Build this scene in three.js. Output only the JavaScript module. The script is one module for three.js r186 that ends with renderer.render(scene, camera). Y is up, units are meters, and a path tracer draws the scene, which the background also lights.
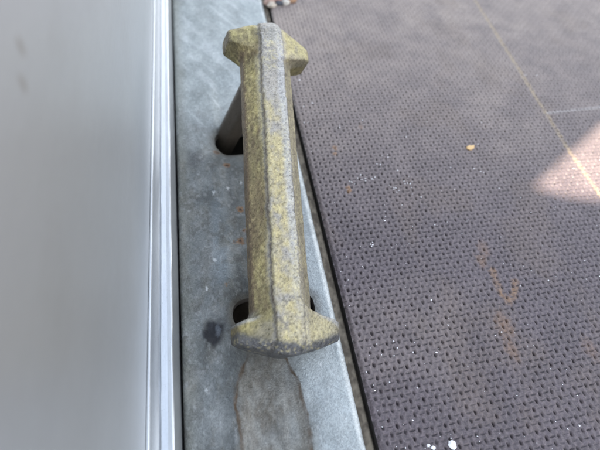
import * as THREE from 'three';
import { mergeGeometries, mergeVertices } from 'three/addons/utils/BufferGeometryUtils.js';

// ------------------------------------------------------------------ camera, sky, sun, exposure
const K = 0.00064;                          // one drawing unit of this trailer corner in metres
const W = 1024, H = 768;
const scene = new THREE.Scene();
const camera = new THREE.PerspectiveCamera(53.13, W / H, 0.01, 60);
{
  const right = new THREE.Vector3(0.98103682, 0.09043054, 0.17143244);
  const up = new THREE.Vector3(0.08933587, 0.57395992, -0.81399577);
  const back = new THREE.Vector3().crossVectors(right, up);
  camera.quaternion.setFromRotationMatrix(new THREE.Matrix4().makeBasis(right, up, back));
  camera.position.set(0, 250 * K, 0);
}
camera.focus = 0.168;
camera.userData.fStop = 11;
scene.add(camera);

const renderer = new THREE.WebGLRenderer({ antialias: true });
renderer.setSize(W, H);
renderer.toneMapping = THREE.LinearToneMapping;
renderer.toneMappingExposure = 5.6;
renderer.shadowMap.enabled = true;

const SUN = new THREE.Vector3(-0.5, 0.75, 0.45).normalize();

// ---- seeded noise
function hash3(x, y, z) {
  let h = (x * 374761393 + y * 668265263 + z * 2147483647) | 0;
  h = Math.imul(h ^ (h >>> 13), 1274126177); h = Math.imul(h ^ (h >>> 16), 2246822519);
  return ((h ^ (h >>> 15)) >>> 0) / 4294967296;
}
const fade = t => t * t * (3 - 2 * t);
function vn2(x, y, s = 0) {
  const xi = Math.floor(x), yi = Math.floor(y), fx = fade(x - xi), fy = fade(y - yi);
  const a = hash3(xi, yi, s), b = hash3(xi + 1, yi, s), c = hash3(xi, yi + 1, s), d = hash3(xi + 1, yi + 1, s);
  return a + (b - a) * fx + (c - a) * fy + (a - b - c + d) * fx * fy;
}
function vn3(x, y, z, s = 0) {
  const zi = Math.floor(z), fz = fade(z - zi);
  return vn2(x, y, s + zi * 57) * (1 - fz) + vn2(x, y, s + (zi + 1) * 57) * fz;
}
function fbm2(x, y, o = 4, s = 0) { let a = 0, w = 0.5, t = 0; for (let i = 0; i < o; i++) { a += w * vn2(x, y, s + i * 13); t += w; w *= 0.5; x *= 2.03; y *= 2.03; } return a / t; }
function fbm3(x, y, z, o = 3, s = 0) { let a = 0, w = 0.5, t = 0; for (let i = 0; i < o; i++) { a += w * vn3(x, y, z, s + i * 13); t += w; w *= 0.5; x *= 2.03; y *= 2.03; z *= 2.03; } return a / t; }
const clamp = (v, a = 0, b = 1) => Math.min(b, Math.max(a, v));
const step = (a, b, v) => fade(clamp((v - a) / (b - a)));
const mix = (a, b, t) => a + (b - a) * t;
const mix3 = (a, b, t) => [mix(a[0], b[0], t), mix(a[1], b[1], t), mix(a[2], b[2], t)];
let seed = 12345; const rnd = () => { seed = (Math.imul(seed, 1664525) + 1013904223) >>> 0; return seed / 4294967296; };

// ---- sky: one computed sky, pale haze low down, blue above, a few soft clouds
{
  const w = 256, h = 128, d = new Float32Array(w * h * 4);
  for (let j = 0; j < h; j++) for (let i = 0; i < w; i++) {
    const el = ((j + 0.5) / h - 0.5) * Math.PI, az = (i + 0.5) / w * 2 * Math.PI;
    const y = Math.sin(el), cx = Math.cos(az) * Math.cos(el), cz = Math.sin(az) * Math.cos(el);
    const t = Math.pow(clamp(y), 0.6);
    let c = mix3([0.66, 0.655, 0.645], [0.19, 0.232, 0.305], t);
    const cl = step(0.5, 0.72, fbm3(cx * 2.2 + 5, y * 4, cz * 2.2 + 5, 4, 3)) * step(0.0, 0.15, y);
    c = mix3(c, [0.47, 0.475, 0.48], cl * 0.75);
    if (y < 0) c = mix3(c, [0.12, 0.115, 0.11], step(0, 0.1, -y));
    const o = (j * w + i) * 4; d[o] = c[0]; d[o + 1] = c[1]; d[o + 2] = c[2]; d[o + 3] = 1;
  }
  const sky = new THREE.DataTexture(d, w, h, THREE.RGBAFormat, THREE.FloatType);
  sky.mapping = THREE.EquirectangularReflectionMapping; sky.magFilter = THREE.LinearFilter; sky.minFilter = THREE.LinearFilter;
  sky.wrapS = THREE.RepeatWrapping; sky.needsUpdate = true;
  scene.background = sky; scene.environment = sky;
}
const sun = new THREE.DirectionalLight(new THREE.Color(1, 0.86, 0.72), 3.7);
sun.position.copy(SUN).multiplyScalar(3); sun.castShadow = true; sun.shadow.radius = 1.3;
sun.shadow.mapSize.set(4096, 4096);
Object.assign(sun.shadow.camera, { left: -0.6, right: 0.6, top: 0.6, bottom: -0.6, near: 0.1, far: 8 });
scene.add(sun, sun.target);

// ------------------------------------------------------------------ helpers
function mesh(name, geo, mat, parent) {
  const m = new THREE.Mesh(geo, mat); m.name = name; m.castShadow = m.receiveShadow = true; parent.add(m); return m;
}
function thing(name, label, category, group) {
  const o = new THREE.Group(); o.name = name; o.userData = { label, category }; if (group) o.userData.group = group; scene.add(o); return o;
}
function geom(pos, idx, uv, col) {
  const g = new THREE.BufferGeometry();
  g.setAttribute('position', new THREE.Float32BufferAttribute(pos, 3));
  if (uv) g.setAttribute('uv', new THREE.Float32BufferAttribute(uv, 2));
  if (col) g.setAttribute('color', new THREE.Float32BufferAttribute(col, 3));
  g.setIndex(idx); g.computeVertexNormals(); return g;
}
const toByte = v => { v = clamp(v); return Math.round(255 * (v <= 0.0031308 ? 12.92 * v : 1.055 * Math.pow(v, 1 / 2.4) - 0.055)); };
function colorTex(w, h, fn) {               // fn(u, v) -> linear colour, v upwards
  const d = new Uint8Array(w * h * 4);
  for (let j = 0; j < h; j++) for (let i = 0; i < w; i++) {
    const c = fn((i + 0.5) / w, (j + 0.5) / h), o = (j * w + i) * 4;
    d[o] = toByte(c[0]); d[o + 1] = toByte(c[1]); d[o + 2] = toByte(c[2]); d[o + 3] = 255;
  }
  const t = new THREE.DataTexture(d, w, h, THREE.RGBAFormat); t.colorSpace = THREE.SRGBColorSpace;
  t.magFilter = THREE.LinearFilter; t.minFilter = THREE.LinearFilter; t.wrapS = t.wrapT = THREE.RepeatWrapping; t.needsUpdate = true; return t;
}
function dataTex(w, h, fn) {                // fn(u, v) -> [r, g, b] in 0..1, not a colour
  const d = new Uint8Array(w * h * 4);
  for (let j = 0; j < h; j++) for (let i = 0; i < w; i++) {
    const c = fn((i + 0.5) / w, (j + 0.5) / h), o = (j * w + i) * 4;
    for (let k = 0; k < 3; k++) d[o + k] = Math.round(255 * clamp(c[k] ?? c[0])); d[o + 3] = 255;
  }
  const t = new THREE.DataTexture(d, w, h, THREE.RGBAFormat);
  t.magFilter = THREE.LinearFilter; t.minFilter = THREE.LinearFilter; t.wrapS = t.wrapT = THREE.RepeatWrapping; t.needsUpdate = true; return t;
}
// a profile [[x, y], ...] swept along z from z0 to z1 in n steps, with normals kept sharp by splitting each span
function sweep(profile, z0, z1, n = 1, wobble = 0, wseed = 0) {
  const pos = [], idx = [], uv = [];
  let s = 0;
  for (let k = 0; k < profile.length - 1; k++) {
    const [ax, ay] = profile[k], [bx, by] = profile[k + 1], len = Math.hypot(bx - ax, by - ay), base = pos.length / 3;
    for (let i = 0; i <= n; i++) {
      const z = mix(z0, z1, i / n), wa = wobble * (fbm2(ax * 3 + ay, z * 0.08, 3, wseed) - 0.5), wb = wobble * (fbm2(bx * 3 + by, z * 0.08, 3, wseed) - 0.5);
      pos.push(ax * K, (ay + wa) * K, z * K, bx * K, (by + wb) * K, z * K); uv.push(s / 100, z / 100, (s + len) / 100, z / 100);
    }
    for (let i = 0; i < n; i++) { const a = base + i * 2; idx.push(a, a + 1, a + 2, a + 1, a + 3, a + 2); }
    s += len;
  }
  return geom(pos, idx, uv);
}
function arc(cx, cy, r, a0, a1, n) { const p = []; for (let i = 0; i <= n; i++) { const a = (a0 + (a1 - a0) * i / n) * Math.PI / 180; p.push([cx + r * Math.cos(a), cy + r * Math.sin(a)]); } return p; }
function smoothSweep(...a) { const g = sweep(...a); g.deleteAttribute('normal'); const uv = g.attributes.uv; g.deleteAttribute('uv'); const m = mergeVertices(g, 1e-7); m.computeVertexNormals(); return m; }

// surface nets: the zero surface of a field on a grid, one vertex per cell crossed
function surfaceNets(f, [x0, y0, z0], [x1, y1, z1], c) {
  const nx = Math.ceil((x1 - x0) / c) + 1, ny = Math.ceil((y1 - y0) / c) + 1, nz = Math.ceil((z1 - z0) / c) + 1, nxy = nx * ny;
  const v = new Float32Array(nx * ny * nz);
  for (let k = 0, n = 0; k < nz; k++) for (let j = 0; j < ny; j++) for (let i = 0; i < nx; i++, n++) v[n] = f(x0 + i * c, y0 + j * c, z0 + k * c);
  const id = new Int32Array(v.length).fill(-1), pos = [], idx = [];
  const E = [[0, 1], [2, 3], [4, 5], [6, 7], [0, 2], [1, 3], [4, 6], [5, 7], [0, 4], [1, 5], [2, 6], [3, 7]];
  const off = [0, 1, nx, nx + 1, nxy, nxy + 1, nxy + nx, nxy + nx + 1];
  for (let k = 0; k < nz - 1; k++) for (let j = 0; j < ny - 1; j++) for (let i = 0; i < nx - 1; i++) {
    const n = k * nxy + j * nx + i; let m = 0;
    for (let q = 0; q < 8; q++) if (v[n + off[q]] < 0) m |= 1 << q;
    if (m === 0 || m === 255) continue;
    let sx = 0, sy = 0, sz = 0, cnt = 0;
    for (const [a, b] of E) {
      const va = v[n + off[a]], vb = v[n + off[b]]; if ((va < 0) === (vb < 0)) continue;
      const t = va / (va - vb);
      sx += mix(a & 1, b & 1, t); sy += mix(a >> 1 & 1, b >> 1 & 1, t); sz += mix(a >> 2, b >> 2, t); cnt++;
    }
    id[n] = pos.length / 3; pos.push(x0 + (i + sx / cnt) * c, y0 + (j + sy / cnt) * c, z0 + (k + sz / cnt) * c);
  }
  const quad = (a, b, cc, d, flip) => flip ? idx.push(a, cc, b, b, cc, d) : idx.push(a, b, cc, b, d, cc);
  for (let k = 1; k < nz - 1; k++) for (let j = 1; j < ny - 1; j++) for (let i = 1; i < nx - 1; i++) {
    const n = k * nxy + j * nx + i, s = v[n] < 0;
    if (s !== v[n + 1] < 0) quad(id[n - nx - nxy], id[n - nxy], id[n - nx], id[n], !s);
    if (s !== v[n + nx] < 0) quad(id[n - 1 - nxy], id[n - nxy], id[n - 1], id[n], s);
    if (s !== v[n + nxy] < 0) quad(id[n - 1 - nx], id[n - nx], id[n - 1], id[n], !s);
  }
  return { pos, idx };
}
const smax = (a, b, k) => { const h = Math.max(k - Math.abs(a - b), 0) / k; return Math.max(a, b) + h * h * k * 0.25; };
const smin = (a, b, k) => -smax(-a, -b, k);

// ------------------------------------------------------------------ the setting: phenolic deck with its woven imprint
const CX = 7.55, CZ = 7.4, PX = 108, PZ = -47.9;       // pitch of the imprint and one of its pits
const DX0 = 69.5, DX1 = 510, DZ0 = -510, DZ1 = 30;
const lineDist = (x, z, pts) => { let m = 1e9; for (let i = 0; i < pts.length - 1; i++) { const [ax, az] = pts[i], [bx, bz] = pts[i + 1], dx = bx - ax, dz = bz - az, t = clamp(((x - ax) * dx + (z - az) * dz) / (dx * dx + dz * dz)); m = Math.min(m, Math.hypot(x - ax - t * dx, z - az - t * dz)); } return m; };
const seam = [[308, -560], [304, -455], [299, -353], [294, -274], [291, -219], [291, -173], [288, 40]];
const scratch = [[295, -267], [322, -269], [360, -271]];
const rustMark = [[175, -120], [174, -111], [173.5, -103], [176, -96.5], [181, -100], [184, -104], [187, -110]];
function pitDepth(x, z) {
  let d = 0;
  const gu = (x - PX) / CX, gv = (z - PZ) / CZ;
  const sx = Math.round(gu * 2), sz = Math.round(gv * 2);
  for (let a = sx - 1; a <= sx + 1; a++) for (let b = sz - 1; b <= sz + 1; b++) {
    if ((a + b) & 1 || 0) {                                    // odd sites: neither pit nor dash unless on a row line
      continue;
    }
    const r1 = hash3(a, b, 71), r2 = hash3(a, b, 72), r3 = hash3(a, b, 73);
    const cx = PX + a * CX / 2 + (r1 - 0.5) * 0.5, cz = PZ + b * CZ / 2 + (r2 - 0.5) * 0.5;
    const ex = (x - cx) / (0.74 + 0.18 * r3), ez = (z - cz - (x - cx) * 0.25) / (1.36 + 0.35 * r1), q = Math.sqrt(ex * ex + ez * ez);
    d = Math.max(d, (1.15 + 0.7 * r2 * r1 + 0.5 * fbm2(cx * 0.05, cz * 0.05, 2, 74)) * (1 - step(0.25, 1.15, q)));
    const fx = (x - cx - CX / 2) / 2.2, fz = (z - cz + (r2 - 0.5) * 0.6 + (x - cx - CX / 2) * 0.06) / 0.5, p = Math.sqrt(fx * fx + fz * fz);
    d = Math.max(d, (0.55 + 0.6 * r3) * (1 - step(0.4, 1.2, p)));
  }
  return d;
}
{
  const n = 14, ux = CX / n, uz = CZ / n;
  const nx = Math.round((DX1 - DX0) / ux), nz = Math.round((DZ1 - DZ0) / uz), pos = new Float32Array((nx + 1) * (nz + 1) * 3), uv = new Float32Array((nx + 1) * (nz + 1) * 2), idx = new Uint32Array(nx * nz * 6);
  let p = 0, q = 0, e = 0;
  for (let j = 0; j <= nz; j++) for (let i = 0; i <= nx; i++) {
    const x = DX0 + i * ux, z = DZ0 + j * uz, edge = step(0, 4, x - DX0);
    const wave = 0.22 * Math.sin((x - PX) / CX * 2 * Math.PI * 2) * Math.sin((z - PZ) / CZ * 2 * Math.PI);
    let y = -pitDepth(x, z) * edge * (0.95 - 0.2 * step(-200, -420, z)) + wave + 0.22 * (fbm2(x * 0.9, z * 0.9, 2, 5) - 0.5) - 1.6 * (1 - step(0, 2.2, x - DX0));
    const sd = lineDist(x, z, seam); if (sd < 1.6) y -= 0.25 * (1 - sd / 1.6);
    pos[p++] = x * K; pos[p++] = y * K; pos[p++] = z * K; uv[q++] = (x - DX0) / (DX1 - DX0); uv[q++] = (z - DZ0) / (DZ1 - DZ0);
  }
  for (let j = 0; j < nz; j++) for (let i = 0; i < nx; i++) { const a = j * (nx + 1) + i, b = a + nx + 1; idx[e++] = a; idx[e++] = b; idx[e++] = a + 1; idx[e++] = a + 1; idx[e++] = b; idx[e++] = b + 1; }
  const g = new THREE.BufferGeometry(); g.setAttribute('position', new THREE.BufferAttribute(pos, 3)); g.setAttribute('uv', new THREE.BufferAttribute(uv, 2)); g.setIndex(new THREE.BufferAttribute(idx, 1)); g.computeVertexNormals();
  const map = colorTex(2048, 2048, (u, v) => {
    const x = DX0 + u * (DX1 - DX0), z = DZ0 + v * (DZ1 - DZ0);
    let c = [0.083, 0.067, 0.075];
    const big = fbm2(x * 0.012, z * 0.012, 4, 11), mid = fbm2(x * 0.07, z * 0.07, 4, 17), fine = hash3(Math.floor(x * 3.1), Math.floor(z * 3.1), 9), grain = vn2(x * 1.5, z * 1.5, 23);
    const hatch = Math.max(step(0.62, 0.9, vn2(x * 0.7, z * 2.6, 24)), step(0.66, 0.92, vn2(x * 2.6, z * 0.8, 25)));
    c = c.map(q => q * (0.58 + 0.4 * mid + 0.25 * grain + 0.24 * fine + 0.5 * hatch));
    c = mix3(c, [0.265, 0.218, 0.192], clamp(0.24 * step(0.46, 0.72, big) + 0.62 * step(-110, -330, z) + 0.25 * step(-300, -440, z)) * (0.45 + mid * 0.8));       // dried dust in patches, plus sky sheen painted in by lightening the far end
    c = mix3(c, [0.15, 0.11, 0.085], 0.3 * step(0.56, 0.74, fbm2(x * 0.03 + 9, z * 0.022, 4, 31)) * (0.4 + 0.8 * grain));   // brownish film
    const hole = pitDepth(x, z); c = mix3(c, [0.03, 0.026, 0.027], (0.6 + 0.25 * step(-120, -260, z)) * step(0.4, 1.2, hole));            // pits darkened in the colour to stand for the shade inside them
    const jitter = (vn2(x * 0.6, z * 0.6, 41) - 0.5) * 1.4;
    const sd = lineDist(x, z, seam) * 0.85 + jitter * 1.0; c = mix3(c, [0.35, 0.275, 0.175], 0.65 * (1 - step(0.9, 2.3, sd)) * (hole > 0.5 ? 0.35 : 1) * (0.55 + 0.45 * step(0.25, 0.5, vn2(x * 0.4, z * 0.35, 43))));
    const sc = lineDist(x, z, scratch) + jitter; c = mix3(c, [0.34, 0.32, 0.31], 0.6 * (1 - step(0.6, 2.2, sc)) * (hole > 0.5 ? 0.2 : 1));
    const rd = lineDist(x, z, rustMark) + jitter * 1.2; c = mix3(c, [0.27, 0.145, 0.055], 0.62 * (1 - step(0.3, 3.8, rd)) * (hole > 0.5 ? 0.4 : 1) * (0.25 + 0.8 * vn2(x * 0.8, z * 0.8, 47)));
    for (const [sx, sz, r, k] of [[176, -137, 6, 0.3], [166, -82, 8, 0.4], [164, -67, 6, 0.35], [170, -128, 5, 0.4], [93, -240, 2.6, 0.8], [92, -233, 2.2, 0.8], [94, -198, 2.4, 1], [214, -60, 7, 0.25], [120, -262, 3, 0.4]]) {
      const d = Math.hypot(x - sx, (z - sz) * 0.6) + jitter * 2; if (d < r) c = mix3(c, [0.26, 0.135, 0.055], k * (1 - step(r * 0.2, r, d)) * (0.4 + 0.7 * grain));
    }
    return c;
  });
  const fineBump = dataTex(512, 512, (u, v) => [0.5 * hash3(Math.floor(u * 512), Math.floor(v * 512), 3) + 0.5 * vn2(u * 128, v * 128, 4)]);
  fineBump.repeat.set(7, 8.5);
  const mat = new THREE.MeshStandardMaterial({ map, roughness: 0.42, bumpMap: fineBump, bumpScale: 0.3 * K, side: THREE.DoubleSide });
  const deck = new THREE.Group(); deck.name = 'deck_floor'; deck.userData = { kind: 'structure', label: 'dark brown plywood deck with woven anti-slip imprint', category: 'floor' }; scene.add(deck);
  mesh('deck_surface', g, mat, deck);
  const edgeMat = new THREE.MeshStandardMaterial({ color: new THREE.Color(0.02, 0.018, 0.017), roughness: 0.9, side: THREE.DoubleSide });
  mesh('deck_edge', sweep([[DX0, -1.4], [DX0, -22]], DZ0, DZ1), edgeMat, deck);
  const far = new THREE.MeshStandardMaterial({ color: new THREE.Color(0.075, 0.068, 0.07), roughness: 0.5, side: THREE.DoubleSide });   // the same deck further out, past the frame
  const sheet = (x0, x1, z0, z1) => geom([x0, -0.6, z1, x1, -0.6, z1, x0, -0.6, z0, x1, -0.6, z0].map(q => q * K), [0, 1, 2, 1, 3, 2]);
  mesh('deck_surface', mergeGeometries([sheet(DX1, 2600, -2400, 1200), sheet(DX0, DX1, -2400, DZ0), sheet(DX0, DX1, DZ1, 1200)]), far, deck);
}

// ------------------------------------------------------------------ galvanised frame rail with two slots
const slots = [[25.5, -258, 24.5, 12.2, 10.5], [26.8, -111.5, 24.8, 11, 10]];           // centre x, z, half sizes, corner radius
const slotSd = (x, z, [cx, cz, hx, hz, r]) => { const ax = Math.abs(x - cx) - hx + r, az = Math.abs(z - cz) - hz + r; return Math.hypot(Math.max(ax, 0), Math.max(az, 0)) + Math.min(Math.max(ax, az), 0) - r; };
const holeSd = (x, z) => Math.min(slotSd(x, z, slots[0]), slotSd(x, z, slots[1]));
const RX0 = -28, RX1 = 63.4, RZ0 = -560, RZ1 = 40;
function railY(x, z) {
  const h = holeSd(x, z);
  let y = -1.3 * Math.exp(-Math.max(h, 0) / 4.5) - 2.2 * Math.exp(-Math.pow(Math.max(slotSd(x, z, slots[0]), 0) / 9, 2)) * (0.6 + 0.8 * vn2(x * 0.06, z * 0.06, 64));                                      // pressed slightly at the slots
  y += 0.9 * (fbm2(x * 0.035, z * 0.02, 3, 61) - 0.5) + 0.28 * (fbm2(x * 0.35, z * 0.3, 3, 63) - 0.5);
  y -= 2.6 * step(0, 9, x) * (1 - step(28, 38, x)) * step(-345, -310, z);            // shallow trough under the bow
  const s = Math.hypot((x + 10) / 6.2, (z + 104) / 8.5); y -= 1.5 * (1 - step(0.3, 1.1, s)) - 0.9 * Math.exp(-Math.pow((x + 8 - 0.1 * (z + 104)) / 1.2, 2)) * (1 - step(0.4, 1, s));
  const l = x - RX0; if (l < 3) y -= 3 - Math.sqrt(Math.max(0, 9 - (3 - l) * (3 - l)));
  const r = RX1 - x; if (r < 4.5) y -= 4.5 - Math.sqrt(Math.max(0, 20.25 - (4.5 - r) * (4.5 - r)));
  return y;
}
const rail = thing('frame_rail', 'galvanised steel frame rail with two slots running beside the dark deck', 'steel rail');
{
  const c = 0.62, nx = Math.round((RX1 - RX0) / c), nz = Math.round((RZ1 - RZ0) / c), pos = [], uv = [], idx = [], inside = [];
  for (let j = 0; j <= nz; j++) for (let i = 0; i <= nx; i++) {
    let x = mix(RX0, RX1, i / nx), z = mix(RZ0, RZ1, j / nz), h = holeSd(x, z), gone = false;
    if (h < 0) {
      if (h < -c * 1.05) gone = true;
      else { const e = 0.05, gx = (holeSd(x + e, z) - h) / e, gz = (holeSd(x, z + e) - h) / e; x -= gx * h; z -= gz * h; }
    }
    inside.push(gone); pos.push(x * K, railY(x, z) * K, z * K); uv.push((x - RX0) / (RX1 - RX0), (z - RZ0) / (RZ1 - RZ0));
  }
  for (let j = 0; j < nz; j++) for (let i = 0; i < nx; i++) {
    const a = j * (nx + 1) + i, b = a + nx + 1; if (inside[a] || inside[b] || inside[a + 1] || inside[b + 1]) continue;
    idx.push(a, b, a + 1, a + 1, b, b + 1);
  }
  const stL = [[8, -86], [5, -80], [2, -73], [-1, -63], [0, -50], [1, -38], [2, 10]], stR = [[28, -86], [31, -77], [33.5, -70], [34, -62], [35.5, -50], [35, -30], [37, 10]];
  const at = (p, z) => { for (let i = 0; i < p.length - 1; i++) if (z <= p[i + 1][1]) return mix(p[i][0], p[i + 1][0], clamp((z - p[i][1]) / (p[i + 1][1] - p[i][1]))); return p[p.length - 1][0]; };
  const shade = (u, v) => {
    const x = mix(RX0, RX1, u), z = mix(RZ0, RZ1, v);
    const wx = x + 7 * (fbm2(x * 0.08, z * 0.05, 3, 71) - 0.5), wz = z + 9 * (fbm2(x * 0.08, z * 0.05, 3, 72) - 0.5);
    const span = fbm2(wx * 0.09, wz * 0.055, 5, 73), speck = vn2(x * 1.3, z * 1.3, 74), fine = hash3(Math.floor(x * 4), Math.floor(z * 3.4), 75);
    let c = mix3([0.20, 0.215, 0.215], [0.36, 0.385, 0.385], step(0.25, 0.75, span));
    c = mix3(c, [0.47, 0.50, 0.505], 0.25 * step(0.62, 0.8, fbm2(wx * 0.3, wz * 0.12, 3, 76)));
    c = mix3(c, c.map(q => q * 0.56), step(40, 10, x + 8 * (span - 0.5)) * step(-330, -200, z));   // near stretch is darker toward the side wall
    c = mix3(c, [0.42, 0.465, 0.48], 0.5 * step(34, 44, x + 6 * (span - 0.5)));
    c = mix3(c, [0.36, 0.40, 0.40], 0.55 * step(-220, -330, z));
    // zinc runs in chevrons along the far stretch
    if (z < -235) { const ch = vn2((x * 0.75 - z * 0.45) * 0.28, (x * 0.5 + z) * 0.03, 78); c = mix3(c, [0.52, 0.55, 0.56], 0.38 * step(0.58, 0.85, ch) * step(-235, -290, z) * step(-27, -18, x)); }
    c = mix3(c, [0.27, 0.32, 0.355], 0.36 * (1 - step(2, 9, Math.abs(x + 1 + 5 * (fbm2(z * 0.02, 3, 3, 79) - 0.5)))) * step(-230, -190, z) * step(-110, -140, z) * (0.4 + span));   // bluish streak
    c = mix3(c, [0.20, 0.20, 0.165], 0.55 * (1 - step(-27, -15, x + 5 * (span - 0.5))));                      // grime along the side wall
    c = mix3(c, [0.21, 0.205, 0.18], 0.42 * step(0.5, 0.75, fbm2(x * 0.16, z * 0.1, 4, 80)) * step(-300, -220, z) * (1 - step(30, 46, x)));
    { const m1 = fbm2(x * 0.22 + 3, z * 0.16, 4, 86), m2 = fbm2(x * 0.55, z * 0.4, 3, 87); c = mix3(c, [0.125, 0.125, 0.115], 0.6 * step(0.50, 0.72, m1) * step(-340, -200, z) * (1 - step(26, 40, x)) * (0.4 + m2)); c = mix3(c, [0.42, 0.44, 0.445], 0.25 * step(0.5, 0.75, m2) * step(0.4, 0.6, m1)); }
    // dirt washed out of the near slot, with a dried brown outline
    if (z > -100) {
      const j1 = 2.4 * (fbm2(x * 0.2, z * 0.2, 3, 81) - 0.5), a = at(stL, z) + j1, b = at(stR, z) - j1, inn = step(a - 1.5, a + 2, x) * (1 - step(b - 2, b + 1.5, x));
      c = mix3(c, mix3([0.135, 0.115, 0.088], [0.265, 0.255, 0.225], step(0.15, 0.85, fbm2(x * 0.4 + 4, z * 0.22, 5, 98))), 0.8 * inn * clamp(0.25 + 0.9 * fbm2(x * 0.12, z * 0.07, 4, 82)));
      const line = Math.min(Math.abs(x - a), Math.abs(x - b)); c = mix3(c, [0.09, 0.055, 0.028], 0.8 * (1 - step(0.2, 1.0 + 1.3 * vn2(x * 0.3, z * 0.15, 88), line)) * (0.35 + 0.9 * vn2(x * 0.6, z * 0.22, 83)) * step(-92, -80, z));
      const l2 = Math.abs(x - (a + b) / 2 - 6 - 8 * (fbm2(z * 0.05, 2, 2, 84) - 0.5)); c = mix3(c, [0.34, 0.33, 0.30], 0.2 * inn * (1 - step(0.6, 2.4, l2)));
    }
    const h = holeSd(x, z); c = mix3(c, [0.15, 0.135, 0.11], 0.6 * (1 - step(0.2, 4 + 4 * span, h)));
    const sm = Math.hypot((x + 10) / 7.5, (z + 103) / 11) + 0.5 * (span - 0.5); c = mix3(c, [0.018, 0.019, 0.024], 0.97 * (1 - step(0.4, 1.15, sm + 0.4 * (vn2(x * 0.4, z * 0.4, 96) - 0.5))));
    const sm2 = Math.hypot((x + 7) / 2.4, (z + 103) / 5); c = mix3(c, [0.16, 0.18, 0.21], 0.6 * (1 - step(0.3, 1, sm2 + 0.5 * (speck - 0.5))));
    const sm3 = Math.hypot((x + 15) / 6, (z + 237) / 9) + 0.7 * (speck - 0.5); c = mix3(c, [0.10, 0.105, 0.11], 0.5 * (1 - step(0.3, 1.2, sm3)));
    const rim = Math.abs(x - 61); c = mix3(c, [0.62, 0.64, 0.63], 0.6 * (1 - step(0.4, 2.6, rim)) * (0.5 + 0.7 * vn2(x * 0.4, z * 0.15, 85)));
    { const s2 = vn2(x * 2.1, z * 1.8, 97); c = c.map(q => q * (0.66 + 0.34 * speck * (0.5 + 0.6 * vn2(x * 0.5, z * 0.5, 77)) + 0.3 * s2 + 0.2 * (fine - 0.4))); }
    for (const [rx, rz, r, k] of [[8, -232, 2.6, 0.9], [14, -190, 2.5, 1], [15, -172, 1.2, 0.8], [12, -163.5, 2.8, 0.85], [8, -163, 1.4, 0.5], [0, -132, 1, 0.8], [1.5, -246, 2.2, 0.7], [44, -160, 1.6, 0.5]]) {
      const d = Math.hypot(x - rx, z - rz) + 3 * (fbm2(x * 0.7, z * 0.7, 3, 89) - 0.5); if (d < r * 1.4) c = mix3(c, mix3([0.05, 0.024, 0.014], [0.27, 0.14, 0.06], step(r * 0.1, r * 0.75, d)), 0.9 * k * (1 - step(r * 0.4, r * 1.3, d)));
    }
    for (const [rx, rz, r] of [[17, -214, 1.5], [7, -209, 1.7], [-6, -150, 1.4], [-12, -130, 1.2], [-3, -205, 1.4], [48, -75, 1.1], [-16, -70, 1.3]]) { const d = Math.hypot(x - rx, (z - rz) * 0.7) + 1.6 * (fbm2(x, z, 2, 90) - 0.5); c = mix3(c, [0.66, 0.68, 0.69], 0.55 * (1 - step(r * 0.3, r, d))); }
    return c;
  };
  const map = colorTex(640, 2048, shade);
  const rough = dataTex(256, 1024, (u, v) => { const x = mix(RX0, RX1, u), z = mix(RZ0, RZ1, v); return [0, 0.5 + 0.3 * fbm2(x * 0.12, z * 0.1, 4, 91) - 0.1 * step(0.6, 0.8, fbm2(x * 0.4, z * 0.3, 2, 92)), 0.62 - 0.5 * step(0.55, 0.8, fbm2(x * 0.09, z * 0.07, 3, 93))]; });
  const bump = dataTex(512, 512, (u, v) => [0.6 * vn2(u * 128, v * 128, 94) + 0.4 * hash3(Math.floor(u * 512), Math.floor(v * 512), 95)]);
  bump.repeat.set(1.4, 9);
  const zinc = new THREE.MeshStandardMaterial({ map, roughness: 1, metalness: 1, roughnessMap: rough, metalnessMap: rough, bumpMap: bump, bumpScale: 0.22 * K, side: THREE.DoubleSide });
  mesh('top_plate', geom(pos, idx, uv), zinc, rail);
  // slot walls: the plate's thickness
  const dark = new THREE.MeshStandardMaterial({ color: new THREE.Color(0.045, 0.04, 0.036), roughness: 0.85, metalness: 0.2, side: THREE.DoubleSide });
  const rimMat = new THREE.MeshStandardMaterial({ color: new THREE.Color(0.11, 0.10, 0.09), roughness: 0.7, metalness: 0.5, side: THREE.DoubleSide });
  for (const s of slots) {
    const p = [], q = [], n = 96; const [cx, cz, hx, hz, r] = s;
    for (let i = 0; i <= n; i++) {
      const a = i / n * 2 * Math.PI; let R = 0, R1 = 40; for (let k = 0; k < 30; k++) { const m = (R + R1) / 2; slotSd(cx + m * Math.cos(a), cz + m * Math.sin(a), s) < 0 ? R = m : R1 = m; }
      const x = cx + R * Math.cos(a), z = cz + R * Math.sin(a); p.push(x * K, railY(x, z) * K, z * K, x * K, (railY(x, z) - 5) * K, z * K);
      if (i < n) { const b = i * 2; q.push(b, b + 1, b + 2, b + 1, b + 3, b + 2); }
    }
    mesh('slot_rim', geom(p, q), rimMat, rail);
  }
  mesh('rail_cavity', mergeGeometries([sweep([[-27.9, -5.2], [-27.9, -70], [61.4, -70], [61.4, -8]], RZ0, RZ1)]), dark, rail);
  // dirt packed in the joint between rail and deck
  const jp = [], ji = [], jc = [], n = 9, L = 900;
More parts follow.
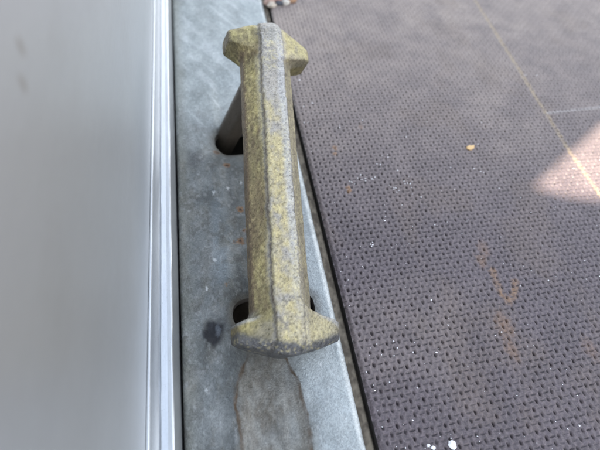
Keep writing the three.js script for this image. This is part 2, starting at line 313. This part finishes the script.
  for (let j = 0; j <= L; j++) for (let i = 0; i <= n; i++) {
    const x = mix(61.2, 69.4, i / n), z = mix(RZ0, RZ1, j / L), f = fbm2(x * 0.5, z * 0.25, 4, 101), g2 = vn2(x * 1.4, z * 0.9, 102);
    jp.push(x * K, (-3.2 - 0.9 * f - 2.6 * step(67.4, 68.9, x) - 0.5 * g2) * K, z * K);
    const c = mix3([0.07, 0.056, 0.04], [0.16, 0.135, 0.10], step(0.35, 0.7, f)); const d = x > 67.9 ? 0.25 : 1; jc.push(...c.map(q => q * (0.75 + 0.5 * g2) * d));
  }
  for (let j = 0; j < L; j++) for (let i = 0; i < n; i++) { const a = j * (n + 1) + i, b = a + n + 1; ji.push(a, b, a + 1, a + 1, b, b + 1); }
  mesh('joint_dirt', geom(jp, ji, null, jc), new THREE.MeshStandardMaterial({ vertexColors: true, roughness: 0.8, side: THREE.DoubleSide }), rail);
}

// ------------------------------------------------------------------ aluminium side wall with its bottom rail
const wall = thing('side_wall', 'smooth grey aluminium side wall standing along the galvanised rail', 'trailer side');
{
  const streak = dataTex(512, 512, (u, v) => [0.55 * vn2(u * 200, v * 6, 111) + 0.45 * hash3(Math.floor(u * 512), Math.floor(v * 24), 112)]);
  const panelMap = colorTex(512, 1024, (u, v) => {
    const y = 16 + u * 320, z = mix(-560, 60, v);
    let c = [0.63, 0.645, 0.655]; const f = fbm2(y * 0.03, z * 0.012, 4, 113), g = vn2(y * 0.8, z * 0.35, 114);
    c = c.map(q => q * (0.94 + 0.1 * f + 0.03 * (g - 0.5)));
    for (const [sy, sz] of [[181, -106], [176.5, -98]]) { const d = Math.hypot((y - sy) / 3.2, (z - sz) / 2.2); c = mix3(c, [0.36, 0.32, 0.28], 0.5 * (1 - step(0.3, 1.2, d))); }
    for (const [y0, z0, y1, z1] of [[17, -118, 24, -124], [40, -90, 43, -104], [58, -60, 66, -63], [30, -180, 31, -205], [90, -70, 93, -88], [22, -60, 27, -61]]) { const dd = lineDist(y, z, [[y0, z0], [y1, z1]]); if (dd < 0.5) c = mix3(c, [0.74, 0.75, 0.76], 0.5 * (1 - dd / 0.5)); }
    c = c.map(q => q * (0.99 + 0.02 * vn2(y * 1.1, z * 0.02, 119)));
    c = mix3(c, [0.47, 0.46, 0.44], 0.1 * step(0.5, 0.8, fbm2(y * 0.06 + 2, z * 0.03, 4, 120)));
    const sp = hash3(Math.floor(y * 0.55), Math.floor(z * 0.55), 117); if (sp > 0.985 && y < 90) c = mix3(c, [0.7, 0.7, 0.7], 0.35 * vn2(y * 1.4, z * 1.4, 118));
    return c;
  });
  const alu = new THREE.MeshStandardMaterial({ map: panelMap, roughness: 0.42, metalness: 0.85, bumpMap: streak, bumpScale: 0.008 * K, side: THREE.DoubleSide });
  const strip = (pts, uvs) => geom(pts, [0, 1, 2, 1, 3, 2], uvs);
  const px = -43.2;
  mesh('wall_panel', strip([px, 15.6, 60, px, 15.6, -560, px, 336, 60, px, 336, -560].map(v => v * K), [0, 1, 0, 0, 1, 1, 1, 0]), alu, wall);
  mesh('wall_back', sweep([[px, 336], [px - 30, 336], [px - 30, -60], [-29.2, -60], [-29.2, -2.4]], -560, 60), new THREE.MeshStandardMaterial({ color: new THREE.Color(0.4, 0.41, 0.42), roughness: 0.5, metalness: 0.7, side: THREE.DoubleSide }), wall);
  const railMap = colorTex(256, 2048, (u, v) => { const g = vn2(u * 60, v * 500, 121), s = fbm2(u * 14, v * 40, 3, 122), h = hash3(Math.floor(u * 256), Math.floor(v * 1400), 123); const k = 0.9 + 0.1 * s + 0.05 * (g - 0.5) - (h > 0.98 ? 0.3 * vn2(u * 90, v * 900, 124) : 0); return [0.62 * k, 0.64 * k, 0.66 * k]; });
  railMap.repeat.set(2, 0.18);
  const trim = new THREE.MeshStandardMaterial({ map: railMap, roughness: 0.36, metalness: 0.9, bumpMap: streak, bumpScale: 0.03 * K, side: THREE.DoubleSide });
  const ridge = [...arc(-42.3, 15.9, 0.95, 190, 0, 10)];
  mesh('edge_ridge', sweep(ridge, -560, 60, 1), trim, wall);
  mesh('rail_slope', sweep([[-41.7, 16.1], [-41.5, 14.6], [-38.2, 6.4]], -560, 60, 40, 0.06, 5), trim, wall);
  mesh('rail_bead', sweep([[-38.2, 6.4], ...arc(-37.4, 6.0, 0.9, 150, 75, 5), [-34.6, 6.55], ...arc(-32.8, 5.2, 1.5, 85, 8, 8), [-29.0, -0.6], [-28.9, -2.4]], -560, 60, 240, 0.22, 6), trim, wall);
}

// ------------------------------------------------------------------ the lashing bow: forged bar with hammer heads on two legs
{
  const U3 = (x, y, z) => new THREE.Vector3(x, y, z);
  const A = U3(41.7, 75, -268), B = U3(29.3, 35, -95);                 // far and near head, top faces (refined below)
  const d = A.clone().sub(B).normalize();
  let v = U3(0.29, 0.915, 0.236); v.addScaledVector(d, -v.dot(d)).normalize();
  const s = new THREE.Vector3().crossVectors(v, d.clone().negate());   // across, to the deck
  const origin = A.clone().add(B).multiplyScalar(0.5).addScaledVector(v, -12);
  A.addScaledVector(d, 6); B.addScaledVector(d, -12);
  origin.copy(A).add(B).multiplyScalar(0.5).addScaledVector(v, -12); origin.x += 1.6;
  const half = A.distanceTo(B) / 2, hz = half - 8;
  const bow = thing('lashing_bow', 'olive and grey forged lashing bow with hammer-shaped ends raised from slots', 'lashing ring');
  bow.position.copy(origin).multiplyScalar(K);
  bow.quaternion.setFromRotationMatrix(new THREE.Matrix4().makeBasis(s, v, d.clone().negate()));
  const flash = z => -7.6 + 1.3 * (fbm2(z * 0.09, 1.5, 3, 131) - 0.5) + 0.7 * (vn2(z * 0.5, 4, 132) - 0.5) - 0.004 * z;
  const field = (x, y, z) => {
    const ax = Math.abs(x), q = 0.70710678;
    let bar = smax(smax(ax - 17.0, Math.abs(y) - 12.2, 0.8), smax(q * (ax + y) - 14.2, q * (ax - y) - 14.8, 0.6), 0.9);
    bar = smax(bar, Math.abs(z) - hz - 12, 2);
    const e = Math.abs(z) - hz, far = z < 0 ? 1 : 0;                    // outward past the start of the head
    const wob = 0.6 * (vn2(x * 0.12 + 7 * far, z * 0.12, 133) - 0.5);
    const hx = Math.abs(x - (far ? 2.2 : 3.6)), roof = y + 0.23 * hx - 13.1 + wob * 0.5, tip = e + (far ? 4.2 : 3.1) * Math.pow(hx / 17, 1.5) - (far ? 21 : 18.5) + wob;
    let head = smax(hx - 29.4, tip, 1.6);
    head = smax(head, -e - (far ? 0.42 * (28 - hx) : 0.27 * (28 - hx) - 1.2), 1.4);
    head = smax(head, roof, 1.2);
    head = smax(head, -y + 0.1 * hx - 12.8, 2);
    head = smax(head, 0.72 * roof + 0.70 * tip + 2.6, 1.4);
    head = smax(head, 0.8 * roof + 0.6 * (hx - 29.4) + 1.6, 1.2);
    let f = smin(bar, head, 4.5);
    if (y > 4) {                                                        // parting flash: the top strip stands a little proud, with a groove beside it
      const fx = x - flash(z); f -= 0.75 * step(-0.4, 0.5, fx) * (1 - step(14.6, 16.2, fx)) ; f += 0.55 * Math.exp(-Math.pow((fx + 0.9) / 0.8, 2)) + 0.25 * Math.exp(-Math.pow((fx - 15.6) / 0.9, 2));
     
    }
    f -= 0.7 * (fbm3(x * 0.13, y * 0.13, z * 0.07, 3, 134) - 0.5) + 0.3 * (vn3(x * 0.55, y * 0.55, z * 0.55, 135) - 0.5);
    for (const [dx, dz, r, k] of [[2, -6, 1.6, 0.7], [-2, 14, 1.4, 0.6], [3, -30, 1.3, 0.5], [-3, 40, 1.5, 0.6], [5, 22, 1.2, 0.6], [-12, 30, 1.2, 0.4], [-12, -22, 1.3, 0.5]]) { const r2 = Math.hypot(x - dx, (z - dz) * 0.8); if (y > 0 && r2 < r * 2) f += k * (1 - step(0.2, 1.6, r2 / r)); }
    return f;
  };
  const { pos, idx } = surfaceNets(field, [-32, -17, -hz - 25], [32, 17, hz + 25], 0.72);
  const g = geom(pos.map(p => p * K), idx);
  const N = pos.length / 3, col = [], uv = [], nor = g.attributes.normal;
  for (let i = 0; i < N; i++) {
    const x = pos[i * 3], y = pos[i * 3 + 1], z = pos[i * 3 + 2], ny = nor.getY(i), nx = nor.getX(i), nzz = nor.getZ(i), ax = Math.abs(x);
    const big = fbm3(x * 0.07, y * 0.07, z * 0.035, 4, 141), mid = fbm3(x * 0.25, y * 0.25, z * 0.2, 3, 142), fine = hash3(Math.floor(x * 1.4), Math.floor(z * 1.4), Math.floor(y * 1.4) + 143);
    const yellow = [0.385, 0.335, 0.155], grey = [0.335, 0.32, 0.29], olive = [0.255, 0.225, 0.115], brown = [0.165, 0.125, 0.082], dark = [0.13, 0.135, 0.145];
    const fx = x - flash(z), onTop = y > 6 && fx > -0.2 && fx < 15.6, e = Math.abs(z) - hz, inHead = step(-6, 4, e);
    let c = mix3(olive, yellow, step(0.38, 0.66, big * 0.6 + mid * 0.4));
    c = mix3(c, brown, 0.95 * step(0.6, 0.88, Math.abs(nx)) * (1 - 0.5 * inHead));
    c = mix3(c, brown, 0.7 * step(0.42, 0.7, fbm3(x * 0.05 + 3, y * 0.1, z * 0.022, 4, 144)) * (onTop ? 0.35 : 1) * (1 - 0.6 * inHead));
    if (onTop) { const t = step(0.36, 0.60, big * 0.55 + mid * 0.45 + mix(-0.16, 0.05, step(-60, -30, z))); c = mix3(grey, mix3(yellow, [0.40, 0.355, 0.235], 0.6), clamp(t * (0.35 + 1.1 * fbm3(x * 0.5, y * 0.5, z * 0.35, 3, 160)))); c = mix3(c, [0.42, 0.43, 0.44], 0.65 * step(8.5, 12, fx) * (1 - 0.6 * step(40, 75, z)) * (1 - 0.5 * inHead)); }
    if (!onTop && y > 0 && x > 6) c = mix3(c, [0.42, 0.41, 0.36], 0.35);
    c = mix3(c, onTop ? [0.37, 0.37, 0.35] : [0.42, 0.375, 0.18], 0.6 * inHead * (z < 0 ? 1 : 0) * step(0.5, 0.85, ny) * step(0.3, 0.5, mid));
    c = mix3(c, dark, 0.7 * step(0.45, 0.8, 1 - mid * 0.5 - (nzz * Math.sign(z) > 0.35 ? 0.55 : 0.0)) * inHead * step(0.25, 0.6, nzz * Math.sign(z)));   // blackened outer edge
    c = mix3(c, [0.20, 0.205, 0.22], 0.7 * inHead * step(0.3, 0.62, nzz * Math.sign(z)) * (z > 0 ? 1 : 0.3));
    c = mix3(c, [0.24, 0.22, 0.17], 0.7 * inHead * (z > 0 ? 1 : 0) * (1 - step(4, 9, Math.hypot((x + 11) / 1.1, (z - hz - 7) / 0.8) + 5 * (mid - 0.5))));
    c = mix3(c, [0.33, 0.34, 0.36], 0.6 * inHead * (z > 0 ? 1 : 0) * (1 - step(0.5, 3, e + 0.5 * (28 - ax) - 1.5)) * step(12, 18, ax));
    { const hx = Math.abs(x - (z > 0 ? 3.6 : 2.2)), tip = e + (z > 0 ? 3.1 : 4.2) * Math.pow(hx / 17, 1.5) - (z > 0 ? 18.5 : 21), w = 2.5 * (mid - 0.5);
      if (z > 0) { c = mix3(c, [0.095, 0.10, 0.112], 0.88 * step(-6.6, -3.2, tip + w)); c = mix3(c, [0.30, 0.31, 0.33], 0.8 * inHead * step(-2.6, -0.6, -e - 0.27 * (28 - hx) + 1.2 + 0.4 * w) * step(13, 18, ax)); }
      else { c = mix3(c, [0.16, 0.155, 0.145], 0.7 * step(-2.5, -0.5, tip + w)); c = mix3(c, [0.11, 0.10, 0.075], 0.75 * inHead * step(0.15, 0.6, nzz)); c = mix3(c, [0.13, 0.12, 0.10], 0.6 * inHead * step(0.5, 0.9, Math.abs(nx))); } }  // far head: inner faces darkened in the colour to stand for underside shade
    if (y > 3) { c = mix3(c, [0.13, 0.125, 0.12], 0.7 * (1 - step(0.3, 1.3, Math.abs(fx + 0.9)))); c = mix3(c, [0.24, 0.24, 0.24], 0.45 * (1 - step(0.3, 1.2, Math.abs(fx - 15.4)))); }
    { const sp = vn3(x * 0.85, y * 0.85, z * 0.85, 158); const sq = vn3(x * 1.9, y * 1.9, z * 1.9, 159); c = mix3(c, [0.56, 0.50, 0.27], 0.4 * step(0.6, 0.85, sp) * step(0.4, 0.7, big + 0.1)); c = c.map(q => q * (0.55 + 0.36 * mid + 0.52 * sq + 0.2 * sp - 0.05)); if (Math.min(sq, sp) < 0.2) c = c.map(q => q * 0.7); }
    { const wear = step(-0.2, 1.2, nor.getY(i)) * (1 - step(0.5, 2.2, Math.abs(Math.abs(x) - 9.4 + 1.2 * (mid - 0.5)))) * step(0.4, 0.6, big); c = mix3(c, [0.46, 0.45, 0.43], 0.3 * wear); }
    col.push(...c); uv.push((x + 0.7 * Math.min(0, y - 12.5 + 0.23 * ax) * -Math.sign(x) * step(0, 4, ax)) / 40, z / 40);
  }
  g.setAttribute('color', new THREE.Float32BufferAttribute(col, 3)); g.setAttribute('uv', new THREE.Float32BufferAttribute(uv, 2));
  const cast = colorTex(512, 512, (u, w) => { const a = hash3(Math.floor(u * 230), Math.floor(w * 230), 151), b = vn2(u * 90, w * 90, 152), c2 = fbm2(u * 40, w * 40, 3, 153); let k = 0.74 + 0.34 * a * b + 0.22 * c2; if (c2 < 0.3 && a > 0.4) k *= 0.75; if (a > 0.975) k = 1.25; return [k, k * 0.99, k * (0.92 + 0.12 * b)]; });
  const castBump = dataTex(512, 512, (u, w) => [0.4 * vn2(u * 110, w * 110, 154) + 0.35 * vn2(u * 45, w * 45, 155) + 0.25 * hash3(Math.floor(u * 300), Math.floor(w * 300), 156)]);
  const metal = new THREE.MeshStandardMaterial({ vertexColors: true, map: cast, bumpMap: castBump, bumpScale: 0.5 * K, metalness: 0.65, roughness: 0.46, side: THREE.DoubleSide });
  // one forging, split into bar, far head and near head
  const pick = test => { const o = []; for (let i = 0; i < idx.length; i += 3) { const z = (pos[idx[i] * 3 + 2] + pos[idx[i + 1] * 3 + 2] + pos[idx[i + 2] * 3 + 2]) / 3; if (test(z)) o.push(idx[i], idx[i + 1], idx[i + 2]); }
    const mapI = new Map(), np = [], nn = [], nc = [], nu = [], ni = []; for (const i of o) { if (!mapI.has(i)) { mapI.set(i, np.length / 3); for (let k = 0; k < 3; k++) { np.push(g.attributes.position.array[i * 3 + k]); nn.push(nor.array[i * 3 + k]); nc.push(col[i * 3 + k]); } nu.push(uv[i * 2], uv[i * 2 + 1]); } ni.push(mapI.get(i)); }
    const r = new THREE.BufferGeometry(); r.setAttribute('position', new THREE.Float32BufferAttribute(np, 3)); r.setAttribute('normal', new THREE.Float32BufferAttribute(nn, 3)); r.setAttribute('color', new THREE.Float32BufferAttribute(nc, 3)); r.setAttribute('uv', new THREE.Float32BufferAttribute(nu, 2)); r.setIndex(ni); return r; };
  const cut = hz - 7;
  mesh('bar', pick(z => Math.abs(z) <= cut), metal, bow);
  mesh('head', pick(z => z < -cut), metal, bow);
  mesh('head', pick(z => z > cut), metal, bow);
  // legs: blunt-edged rods of the same forging, run down through the slots
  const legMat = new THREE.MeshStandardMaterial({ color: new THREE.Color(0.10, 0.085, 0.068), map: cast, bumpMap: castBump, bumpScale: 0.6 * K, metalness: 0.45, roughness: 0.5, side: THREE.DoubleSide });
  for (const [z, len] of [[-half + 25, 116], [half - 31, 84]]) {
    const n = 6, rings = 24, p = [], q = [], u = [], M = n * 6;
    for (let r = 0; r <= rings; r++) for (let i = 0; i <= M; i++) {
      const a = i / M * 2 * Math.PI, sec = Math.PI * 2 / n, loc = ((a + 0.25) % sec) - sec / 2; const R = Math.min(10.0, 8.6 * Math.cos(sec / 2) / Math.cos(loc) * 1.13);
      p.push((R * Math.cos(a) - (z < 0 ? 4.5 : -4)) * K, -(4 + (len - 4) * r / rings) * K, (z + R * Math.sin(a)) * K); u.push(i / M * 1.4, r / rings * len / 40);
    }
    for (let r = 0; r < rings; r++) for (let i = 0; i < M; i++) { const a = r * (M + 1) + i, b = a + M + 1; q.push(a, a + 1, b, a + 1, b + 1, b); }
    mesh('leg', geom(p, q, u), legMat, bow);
  }
}

// ------------------------------------------------------------------ loose bits lying about
function crumbGeo(rx, ry, rz, sd, rough = 1.1) {
  const g = mergeVertices(new THREE.IcosahedronGeometry(1, 3).deleteAttribute('normal').deleteAttribute('uv')), p = g.attributes.position;
  for (let i = 0; i < p.count; i++) { const x = p.getX(i), y = p.getY(i), z = p.getZ(i), k = 1 - rough / 2 + rough * fbm3(x * 1.9 + sd, y * 1.9, z * 1.9 + sd * 2, 3, sd); p.setXYZ(i, x * rx * k * K, Math.max(-0.5, y) * ry * k * K, z * rz * k * K); }
  g.computeVertexNormals(); return g;
}
function crumb(name, label, category, x, y, z, rx, ry, rz, color, sd, group, turn = 0) {
  const m = mesh(name, crumbGeo(rx, ry, rz, sd), new THREE.MeshStandardMaterial({ color: new THREE.Color(...color), roughness: 0.85 }), scene);
  m.position.set(x * K, (y + ry * 0.4) * K, z * K); m.rotation.y = turn; m.userData = { label, category }; if (group) m.userData.group = group;
}
crumb('wood_chip', 'small tan wood chip lying alone on the open dark deck', 'wood chip', 205, 0, -231, 3.6, 1.4, 2.2, [0.62, 0.43, 0.22], 3, null, 0.3);
crumb('white_crumb', 'largest white crumb on the deck, beside the lower picture edge', 'crumb', 108, 0, -23.2, 1.9, 1.1, 2.2, [0.8, 0.81, 0.83], 5);
crumb('white_crumb_001', 'small white crumb just left of the largest one, nearer of a close pair', 'crumb', 97.5, 0, -23.6, 1.2, 0.8, 0.9, [0.82, 0.83, 0.86], 7);
crumb('white_crumb_002', 'tiny white crumb left of the largest one, outer of a close pair', 'crumb', 95.3, 0, -25, 0.9, 0.7, 0.8, [0.82, 0.83, 0.86], 8);
crumb('pebble', 'pinkish stone chip at the far deck corner beside the rail', 'pebble', 70, -1, -452, 6.5, 4.5, 6, [0.40, 0.28, 0.23], 9);
crumb('pebble_001', 'pale cream stone chip in front of the pinkish one at the deck corner', 'pebble', 71, 0, -444.5, 4.4, 3, 3.2, [0.5, 0.44, 0.37], 10);
crumb('pebble_002', 'dark grey stone chip between the pink and white chips at the deck corner', 'pebble', 80, 0, -448, 4.2, 2.5, 2.6, [0.07, 0.075, 0.09], 11);
crumb('pebble_003', 'white stone chip beside the dark one at the far deck corner', 'pebble', 86.5, 0, -449, 4, 3, 3.4, [0.55, 0.52, 0.47], 12);
crumb('leaf_scrap', 'rusty brown dry leaf scrap on the far deck edge beyond the white chip', 'leaf scrap', 93.5, 0, -454, 5.5, 1.8, 4, [0.28, 0.16, 0.09], 13, null, 0.5);
crumb('pebble_004', 'salmon pink stone chip behind the dark one at the far deck corner', 'pebble', 78, 0, -457, 5, 3.4, 4, [0.55, 0.33, 0.27], 14);
{
  const flecks = [], M = new THREE.Matrix4(), Q = new THREE.Quaternion(), E = new THREE.Euler();
  for (let i = 0; i < 420; i++) {
    const z = mix(-330, 10, Math.pow(rnd(), 0.8)), x = DX0 + 3 + Math.pow(rnd(), 1.7) * 250; if (fbm2(x * 0.03, z * 0.03, 3, 161) < 0.36 + 0.12 * rnd()) continue;
    flecks.push([x, z, 0.2 + 0.38 * Math.pow(rnd(), 3)]);
  }
  for (const [x, z] of [[127, -195], [130, -194], [140, -200], [112, -170], [98, -205], [104, -210], [107, -206], [116, -208], [99, -150]]) for (let k = 0; k < 4; k++) flecks.push([x + (rnd() - 0.5) * 5, z + (rnd() - 0.5) * 5, 0.22 + 0.34 * rnd()]);
  const im = new THREE.InstancedMesh(new THREE.IcosahedronGeometry(1, 0), new THREE.MeshStandardMaterial({ color: new THREE.Color(0.86, 0.87, 0.9), roughness: 0.6 }), flecks.length);
  flecks.forEach(([x, z, r], i) => { E.set(rnd() * 6, rnd() * 6, rnd() * 6); M.compose(new THREE.Vector3(x * K, 0.15 * K, z * K), Q.setFromEuler(E), new THREE.Vector3(r * K, r * 0.7 * K, r * (0.7 + 0.8 * rnd()) * K)); im.setMatrixAt(i, M); });
  im.name = 'grit'; im.userData = { kind: 'stuff', label: 'fine white grit flecks scattered over the dark woven deck', category: 'grit' }; im.castShadow = im.receiveShadow = true; scene.add(im);
}

// ------------------------------------------------------------------ added blocker sheet, out of frame, cut to shade all but one sun patch
{
  const hY = 860, shift = [SUN.x / SUN.y * hY, SUN.z / SUN.y * hY];
  const deckOutline = [[-160, -700], [620, -700], [620, -420], [560, -375], [470, -318], [400, -278], [338, -247], [308, -228], [283, -213], [262, -199], [247, -190], [238, -185.5], [249, -180], [261, -174.5], [274, -170], [287, -167.5], [330, -162], [420, -158], [420, 90], [-160, 90]];
  const sh = new THREE.Shape(deckOutline.map(([x, z]) => new THREE.Vector2((x + shift[0]) * K, -(z + shift[1]) * K)));
  const g = new THREE.ExtrudeGeometry(sh, { depth: 2 * K, bevelEnabled: false }); g.rotateX(-Math.PI / 2);
  const m = mesh('sun_blocker', g, new THREE.MeshStandardMaterial({ color: new THREE.Color(0.3, 0.3, 0.3), roughness: 0.95 }), scene);
  m.position.y = hY * K; m.userData = { label: 'added grey sheet above the trailer bed, unseen, cut to shape one patch of sun', category: 'blocker' };
}

renderer.render(scene, camera);
